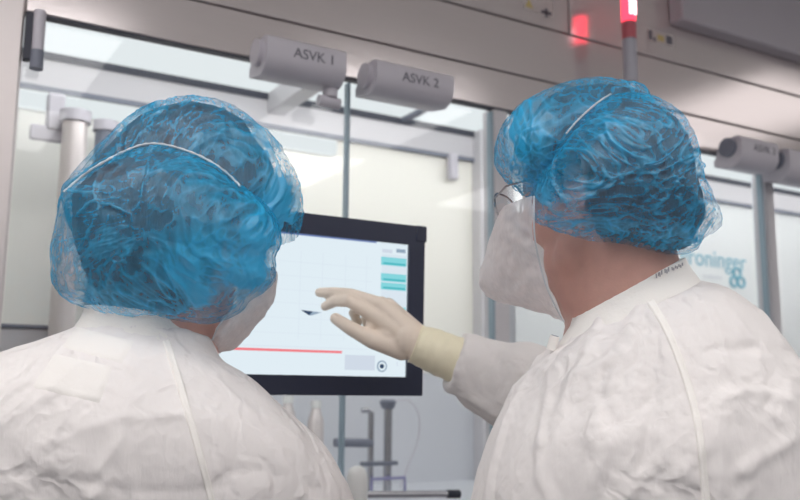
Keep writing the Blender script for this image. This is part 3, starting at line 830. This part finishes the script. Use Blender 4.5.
def glasses(root, cen, f, s, u, dz=0):
    g_ = MB()
    for sd in (-1, 1):
        c = cen+f*.108+s*sd*.034+u*(-.002+dz)
        g_.tube([c+s*.026*math.cos(q)+u*.019*math.sin(q)-f*.006*abs(math.cos(q)) for q in [2*math.pi*j/28 for j in range(29)]], .0014, 8, False)
        g_.tube([c+s*sd*.026+u*.006-f*.006, cen+s*sd*.082+f*.07+u*.008, cen+s*sd*.086-f*.005+u*.006, cen+s*sd*.086-f*.02-u*.008], .0013, 8)
    g_.tube([cen+f*.109+s*.009+u*(.001+dz), cen+f*.112+u*(.003+dz), cen+f*.109-s*.009+u*(.001+dz)], .0013, 8)
    o = obj('eyeglasses', g_, K['metal'], root)
    for sd in (-1, 1):
        c = cen+f*.107+s*sd*.034+u*(-.002+dz); m_ = MB(); n = 28
        m_.loft([[c+s*.025*math.cos(2*math.pi*j/n)*k+u*.018*math.sin(2*math.pi*j/n)*k+f*.001*(1-k) for j in range(n)] for k in (1, .5, .02)], False, True)
        obj('lens', m_, K['lens'], o)

# ================================================================== man on the left
dL = 1.11
hcL = W(193, 219, 1.165)
fdL = (rh*math.sin(math.radians(40))+fh*math.cos(math.radians(40))-Z*.20).normalized()
neckL = W(158, 338, 1.14)
baseL = V((W(140, 400, 1.17).x, W(140, 400, 1.17).y, 0))
PL = thing('person', 'person on the left in white gown and blue hair net, back turned, facing the screen', 'person', baseL)
shL = [W(268, 508, 1.20), W(-40, 470, 1.04)]; elL = [W(290, 700, 1.20), W(-60, 700, 1.02)]; wrL = [W(300, 820, 1.42), W(-40, 860, 1.22)]
axL = body_parts(PL, baseL, 0, neckL, hcL, fdL, shL, elL, wrL, 0)
fL, sL, uL = axL
keys = [(86, 316, 1.09, 210, 338, 1.15, .062), (76, 326, 1.09, 222, 362, 1.15, .075), (40, 339, 1.07, 250, 381, 1.16, .105),
        (-8, 356, 1.05, 288, 414, 1.17, .130), (-55, 385, 1.03, 318, 443, 1.18, .150), (-92, 430, 1.02, 337, 474, 1.19, .165),
        (-110, 490, 1.02, 350, 508, 1.20, .17), (-118, 570, 1.03, 362, 580, 1.20, .175), (-115, 680, 1.05, 362, 690, 1.20, .175), (-80, 830, 1.08, 345, 840, 1.20, .18),
        (-70, 1000, 1.1, 345, 1010, 1.2, .19), (-75, 1180, 1.12, 350, 1190, 1.2, .2)]
gb = MB().loft(loft_rings(ring_interp(keys, 60)))
for k in (0, 1):
    gb.chain([shL[k], elL[k], wrL[k]*.9+elL[k]*.1], [.085, .080, .062])
gL = fuse(gb, .0044, 10)
tr = bvh(gL)
crumple(gL, .85, [([(15, 470), (60, 478), (150, 492), (230, 486)], -.0016, .005), ([(30, 452), (110, 420), (180, 415)], .0016, .006), ([(75, 400), (50, 440), (30, 500)], .0022, .008),
                 ([(110, 480), (90, 500)], .003, .008), ([(230, 400), (285, 430), (310, 470)], .0022, .010), ([(215, 480), (260, 470), (320, 490)], -.0015, .005),
                 ([(290, 455), (320, 500)], -.002, .006), ([(0, 420), (40, 395), (70, 370)], .003, .008), ([(120, 440), (100, 470)], .003, .006)], tr, .8, 1)
tr = bvh(gL)
goL = obj('gown', gL, K['gown'], PL, smooth=180)
obj('seam_tape', strip(tr, [(166, 341), (176, 372), (187, 410), (199, 452), (212, 502)], 7.5, .0022), K['gown2'], goL, smooth=180)
obj('label_patch', patch(tr, [(54, 353), (114, 366), (100, 404), (30, 388)], .0013), K['patch'], goL, smooth=180)
obj('label_patch', patch(tr, [(76, 326), (136, 341), (122, 364), (60, 347)], .0011), K['patch'], goL, smooth=180)
# collar band
def collar(root, keys2, lift=.003):
    R3 = loft_rings(ring_interp(keys2, 9), 72, 2.1); inner = loft_rings([(L, R, h) for L, R, h in ring_interp([(k[0]+2.5, k[1], k[2], k[3]-2.5, k[4], k[5], k[6]-.0025) for k in keys2], 9)], 72, 2.1)
    mb = MB(); mb.loft(R3+inner[::-1], False, False)
    ns = normals(mb)
    for i, p in enumerate(mb.v): mb.v[i] = p+ns[i]*(.0014*noise.noise(p*45)+.0012*ridge(p*80))
    n = 72; last = len(R3)*2-1
    for j in range(n):
        k = (j+1) % n; mb.f.append((last*n+j, last*n+k, k, j))
    return obj('collar', mb, K['gown2'], root, smooth=60)
collar(goL, [(83, 306, 1.09, 192, 322, 1.14, .060), (82, 314, 1.09, 205, 338, 1.15, .066), (72, 328, 1.085, 221, 366, 1.155, .080)])
# hair net
crown = [(66, 194), (84, 166), (104, 139), (124, 119), (144, 106), (166, 99), (195, 97), (225, 104), (255, 121), (275, 140), (288, 165), (296, 195), (297, 215), (290, 238), (280, 256), (262, 280), (200, 292), (120, 285), (80, 240)]
rear = [(50, 263), (52, 240), (56, 215), (66, 188), (85, 173), (110, 157), (135, 146), (155, 142), (180, 147), (205, 157), (225, 170), (240, 184), (262, 202), (275, 222), (278, 243), (272, 258), (271, 280), (260, 291), (246, 299), (239, 309), (225, 318), (207, 324), (190, 324), (160, 320), (120, 318), (90, 311), (65, 301), (53, 285)]
LS = [(64, 190), (85, 172), (110, 156.5), (135, 145), (155, 141.5), (180, 146.5), (205, 156.5), (225, 169.5), (240, 184)]
gp = [(W(190, 262, 1.0), .03, .45), (W(185, 285, .99), .028, .4), (W(180, 310, 1.01), .035, .45), (W(262, 245, 1.06), .03, .7), (W(256, 282, 1.06), .028, .6), (W(225, 240, 1.02), .02, .35), (W(252, 225, 1.05), .022, .45), (W(265, 270, 1.06), .022, .3), (W(120, 300, 1.03), .03, .3),
      (W(150, 195, 1.03), .012, .15), (W(235, 290, 1.03), .03, .35)]
rm, rg, rn = lobe(rear, (166, 238), 1.085, .085, .12, seed=1, gpts=gp)
cm, cg, cn = lobe(crown, (195, 195), 1.185, .100, .13, seed=2, gpts=[(W(262, 215, 1.11), .03, .25), (W(278, 235, 1.14), .025, .3), (W(276, 202, 1.14), .025, .7), (W(286, 190, 1.14), .03, .45), (W(284, 226, 1.16), .03, .5), (W(270, 150, 1.13), .025, .3)])
def cut(hc, f, s, u):
    def test(c):
        l = c-hc
        return (l.dot(f) > .07 and l.dot(u) < .01) or (l.dot(u) < -.075 and l.dot(f) > .0)
    return test
hc_ = hcL-rh*.014-fh*.01+Z*.003
obj('hair', tuck(hair_mb(hc_, fL, sL, uL, 1, .016, .03, -.118), hc_, [rm, cm], .009, .022), K['hair'], PL, smooth=180)
drop_faces(cm, cut(hcL, fL, sL, uL)); drop_faces(rm, lambda c: (c-hcL).dot(fL) > .06 and (c-hcL).dot(uL) < -.02 and (c-hcL).dot(sL) < .02)
hn = MB(); hn.add(rm.v, rm.f); hn.add(cm.v, cm.f)
netL = obj('hair_net', hn, K['bonnet'], PL, smooth=180, gather=rg+cg)
trL = bvh(hn)
def cord(tree, pts, r, n=70, off=.001, wob=.0006):
    out = []; last = None
    for q in smooth_curve([(x, y, 0) for x, y in pts], n):
        h = tree.ray_cast(C, ray(q.x, q.y).normalized())
        if h[0] is None: continue
        out.append(h[0]+(C-h[0]).normalized()*off)
    # even out jumps
    for _ in range(6): out = [out[0]]+[(out[i-1]+out[i]*2+out[i+1])/4 for i in range(1, len(out)-1)]+[out[-1]]
    return MB().tube(out, [r*(1+.25*math.sin(i*1.9)) for i in range(len(out))], 8)
obj('elastic_edge', cord(trL, [(x, y+2) for x, y in LS], .0016), K['elastic'], netL)
mm, mg, mA = mask_mb([(268, 277, 1.13), (253, 290, 1.11), (240, 302, 1.10), (228, 314, 1.10), (219, 326, 1.10), (212, 340, 1.115)],
                     [(274, 266, 1.20), (278, 277, 1.21), (274, 302, 1.22), (259, 324, 1.21), (240, 346, 1.19), (220, 355, 1.155)], hcL, sL, 3, .8, .55)
mk = obj('face_mask', mm, K['mask'], PL, smooth=180, gather=mg)
obj('edge_binding', MB().tube(mA, .0011, 8), K['elastic'], mk)
for k in (0, 1):
    dv = (wrL[k]-elL[k]).normalized()
    obj('glove', fuse(generic_hand(wrL[k]+dv*.02, dv, rh if k == 0 else -rh, 0), .0035, 2), K['glove'], PL)

# ================================================================== man on the right
hcR = W(596, 190, 1.165)
fdR = (-rh*math.sin(math.radians(52))+fh*math.cos(math.radians(52))-Z*.14).normalized()
neckR = W(634, 312, 1.135)
baseR = V((W(640, 400, 1.16).x, W(640, 400, 1.16).y, 0))
PR = thing('person', 'person on the right in white gown and blue hair net, gloved hand at the screen', 'person', baseR)
shR = [W(685, 380, 1.28), W(592, 480, 1.06)]; elR = [W(575, 415, 1.47), W(570, 700, 1.04)]; wrR = [W(432, 352, 1.515), W(440, 790, 1.22)]
axR = body_parts(PR, baseR, 0, neckR, hcR, fdR, shR, elR, wrR, 1)
fR, sR, uR = axR
keys = [(574, 328, 1.115, 682, 272, 1.135, .060), (564, 340, 1.105, 692, 281, 1.14, .076), (548, 354, 1.08, 716, 291, 1.16, .105),
        (532, 380, 1.07, 738, 316, 1.17, .135), (514, 412, 1.06, 761, 350, 1.18, .16), (498, 448, 1.05, 783, 396, 1.17, .18),
        (484, 495, 1.05, 800, 466, 1.17, .19), (474, 565, 1.06, 808, 560, 1.17, .19), (478, 680, 1.08, 800, 690, 1.17, .185),
        (490, 830, 1.1, 790, 840, 1.17, .185), (485, 1000, 1.12, 795, 1010, 1.18, .19), (480, 1180, 1.13, 800, 1190, 1.18, .2)]
gb = MB().loft(loft_rings(ring_interp(keys, 60)))
cufR = W(452, 360, 1.515)
gb.chain([shR[0], W(640, 405, 1.40), elR[0], W(520, 388, 1.49), W(490, 378, 1.51)], [.085, .082, .080, .074, .062])
gb.tube([W(500, 380, 1.505), W(480, 370, 1.51), W(462, 362, 1.515), W(456, 360, 1.515)], [.062, .056, .050, .050], 30)
gb.chain([W(485, 385, 1.51), W(453, 383, 1.515)], [.048, .017])
gb.chain([shR[1], elR[1], wrR[1]*.9+elR[1]*.1], [.085, .080, .062])
gR = fuse(gb, .0044, 10)
tr = bvh(gR)
crumple(gR, 1.55, [([(600, 320), (575, 370), (540, 440)], .004, .010), ([(640, 310), (610, 380), (590, 440)], .005, .010), ([(655, 330), (650, 400), (640, 500)], -.004, .010),
                 ([(560, 380), (620, 350)], .003, .007), ([(690, 300), (720, 360), (735, 380)], .003, .010), ([(720, 400), (760, 392), (790, 400)], .004, .007),
                 ([(715, 350), (760, 345)], -.004, .008), ([(560, 420), (530, 500)], .004, .010), ([(610, 440), (585, 500)], .004, .009), ([(740, 470), (790, 440)], .004, .008), ([(625, 345), (600, 385), (610, 420)], -.004, .008)], tr, .6, 2)
tr = bvh(gR)
goR = obj('gown', gR, K['gown'], PR, smooth=180)
obj('seam_tape', strip(tr, [(650, 302), (666, 328), (680, 362), (692, 400), (700, 440), (706, 502)], 8, .0024), K['gown2'], goR, smooth=180)
cR = collar(goR, [(573, 318, 1.120, 683, 259, 1.130, .062), (569, 328, 1.118, 687, 267, 1.132, .069), (560, 345, 1.112, 696, 282, 1.136, .083)])
# small printed marks on the collar band
trc = bvh(MB().add([v.co+ORG[cR] for v in cR.data.vertices], [tuple(p.vertices) for p in cR.data.polygons]))
mk_ = MB()
x = 0.0
for i in range(17):
    u = i/16
    if i in (5, 9): continue
    px = 654+u*27; py = 278.5-u*12.0+(1.2 if i % 2 else 0)
    hgt = 4.6 if i < 10 else 3.2
    q = [on_cloth(trc, px+ax, py+ay, .0016) for ax, ay in ((0, 0), (1.3, -.5), (.9, -hgt-.3), (-.4, -hgt+.3))]
    if all(q): mk_.add(q, [(0, 1, 2, 3)])
if mk_.v: obj('print', mk_, K['print'], cR, False)
# tie end sticking up at the front of the neck
a = W(551, 350, 1.10); b = W(555, 336, 1.10)
obj('tie_end', MB().tube([a, a*.5+b*.5, b], [.0062, .006, .0058], 14), K['gown2'], goR)
obj('tie_end', MB().tube([b, b+(b-a).normalized()*.0006], [.0045, .0044], 14), K['boxdark'], goR, label='dark disc painted for the shaded hollow end')  # solid dark disc stands for the shade inside the hollow
front = [(496, 150), (500, 130), (510, 112), (530, 97), (555, 87), (590, 81), (620, 82), (645, 89), (655, 130), (625, 175), (585, 202), (550, 206), (532, 201), (520, 191), (508, 181), (499, 170)]
rearR = [(611, 92), (640, 90), (665, 102), (688, 128), (699, 155), (705, 180), (715, 200), (723, 217), (720, 229), (706, 238), (692, 252), (672, 254), (640, 252), (615, 248), (590, 243), (570, 233), (550, 227), (536, 221), (533, 205), (537, 185), (546, 162), (560, 140), (578, 118), (597, 101)]
gp = [(W(560, 225, 1.05), .02, .35), (W(600, 232, 1.03), .03, .3), (W(660, 245, 1.03), .03, .4), (W(630, 215, 1.0), .012, .25), (W(690, 235, 1.05), .03, .25), (W(540, 200, 1.07), .02, .15), (W(655, 205, 1.0), .01, .2)]
rm, rg, rn = lobe(rearR, (622, 172), 1.085, .085, .13, seed=3, gpts=gp, amp=.9)
fm, fg, fn = lobe(front, (568, 145), 1.155, .092, .13, seed=4, gpts=[(W(508, 150, 1.11), .04, .5), (W(530, 185, 1.1), .03, .4), (W(520, 115, 1.12), .03, .4), (W(545, 130, 1.08), .03, .25)], amp=.9)
def cutR(c):
    l = c-hcR
    return (l.dot(fR) > .06 and l.dot(uR) < .0 and l.dot(sR) > -.05) or (l.dot(uR) < -.085 and l.dot(fR) > -.05)
hc_ = hcR-fR*.012
hm_ = tuck(hair_mb(hc_, fR, sR, uR, 5, .010), hc_, [rm, fm], .008, .020)
ear_ = hcR-sR*.085-fR*.010-uR*.012
drop_faces(hm_, lambda c: (c-ear_).length < .034 or ((c-hcR).dot(fR) > -.02 and (c-hcR).dot(uR) < -.035))
obj('hair', hm_, K['hair'], PR, smooth=180)
drop_faces(fm, cutR); drop_faces(rm, lambda c: (c-hcR).dot(fR) > .09 and (c-hcR).dot(uR) < .0)
hn = MB(); hn.add(rm.v, rm.f); hn.add(fm.v, fm.f)
netR = obj('hair_net', hn, K['bonnet'], PR, smooth=180, gather=rg+fg)
trR = bvh(hn)
obj('elastic_edge', cord(trR, [(611, 94), (597, 103), (579, 119), (566, 134)], .0012, 70, .001), K['elastic'], netR)
mm, mg, mA = mask_mb([(534, 196, 1.075), (534, 215, 1.07), (535, 240, 1.075), (541, 268, 1.085), (549, 293, 1.09), (564, 322, 1.105)],
                     [(507, 210, 1.20), (497, 232, 1.22), (489, 254, 1.235), (481, 279, 1.245), (496, 299, 1.235), (556, 314, 1.17)], hcR, sR, 6, 1.1)
mk = obj('face_mask', mm, K['mask'], PR, smooth=180, gather=mg)
obj('edge_binding', MB().tube(mA, .0012, 8), K['elastic'], mk)
glasses(PR, hcR+fR*.015+uR*.005, fR, sR, uR)
# pointing glove
F = [[(W(375, 316, 1.525), .0135), (W(349, 301, 1.53), .0110), (W(335, 301.5, 1.55), .0095), (W(325, 306.5, 1.57), .0082)],
     [(W(381, 305, 1.53), .0135), (W(350, 294.5, 1.545), .0112), (W(333, 292.5, 1.56), .0098), (W(319.5, 292.5, 1.575), .0086)],
     [(W(388, 306, 1.55), .0130), (W(366, 303, 1.575), .0108), (W(354, 313, 1.585), .0100), (W(357, 322, 1.575), .0095)],
     [(W(395, 314, 1.56), .0125), (W(376, 312, 1.59), .0100), (W(365, 320, 1.60), .0092), (W(369, 329, 1.59), .0086)]]
T = [(W(402, 350, 1.515), .0180), (W(372, 340, 1.51), .0148), (W(350, 328, 1.52), .0122), (W(335.5, 318.5, 1.535), .0100)]
hb = hand_mb((W(424, 347, 1.515), .034), F, T, [(W(400, 330, 1.53), .030), (W(384, 320, 1.53), .023), (W(388, 312, 1.535), .022), (W(388, 335, 1.525), .023), (W(374, 325, 1.53), .015), (W(410, 340, 1.52), .033)])
glv = obj('glove', fuse(hb, .0028, 3), K['glove'], PR)
cu = MB(); cpts = smooth_curve([W(415, 343, 1.515), W(428, 348, 1.515), W(444, 355, 1.515), W(462, 362, 1.515)], 30)
cu.tube(cpts, [.0335+.0065*i/29+.0004*math.sin(i*1.1)+(.0012 if i in (0, 1) else 0) for i in range(30)], 40)
ns = normals(cu)
for i, p in enumerate(cu.v): cu.v[i] = p+ns[i]*(.0016*ridge(p*38)-.001)
obj('cuff', cu, K['cuff'], glv, label='cream glove cuff pulled up the wrist')
dv = (wrR[1]-elR[1]).normalized()
obj('glove', fuse(generic_hand(wrR[1]+dv*.02, dv, rh, 0), .0035, 2), K['glove'], PR)

# world: closed room, only a breath of ambient
w = bpy.data.worlds.new('world'); S.world = w; w.use_nodes = True
w.node_tree.nodes['Background'].inputs[0].default_value = (.5, .5, .52, 1); w.node_tree.nodes['Background'].inputs[1].default_value = .2
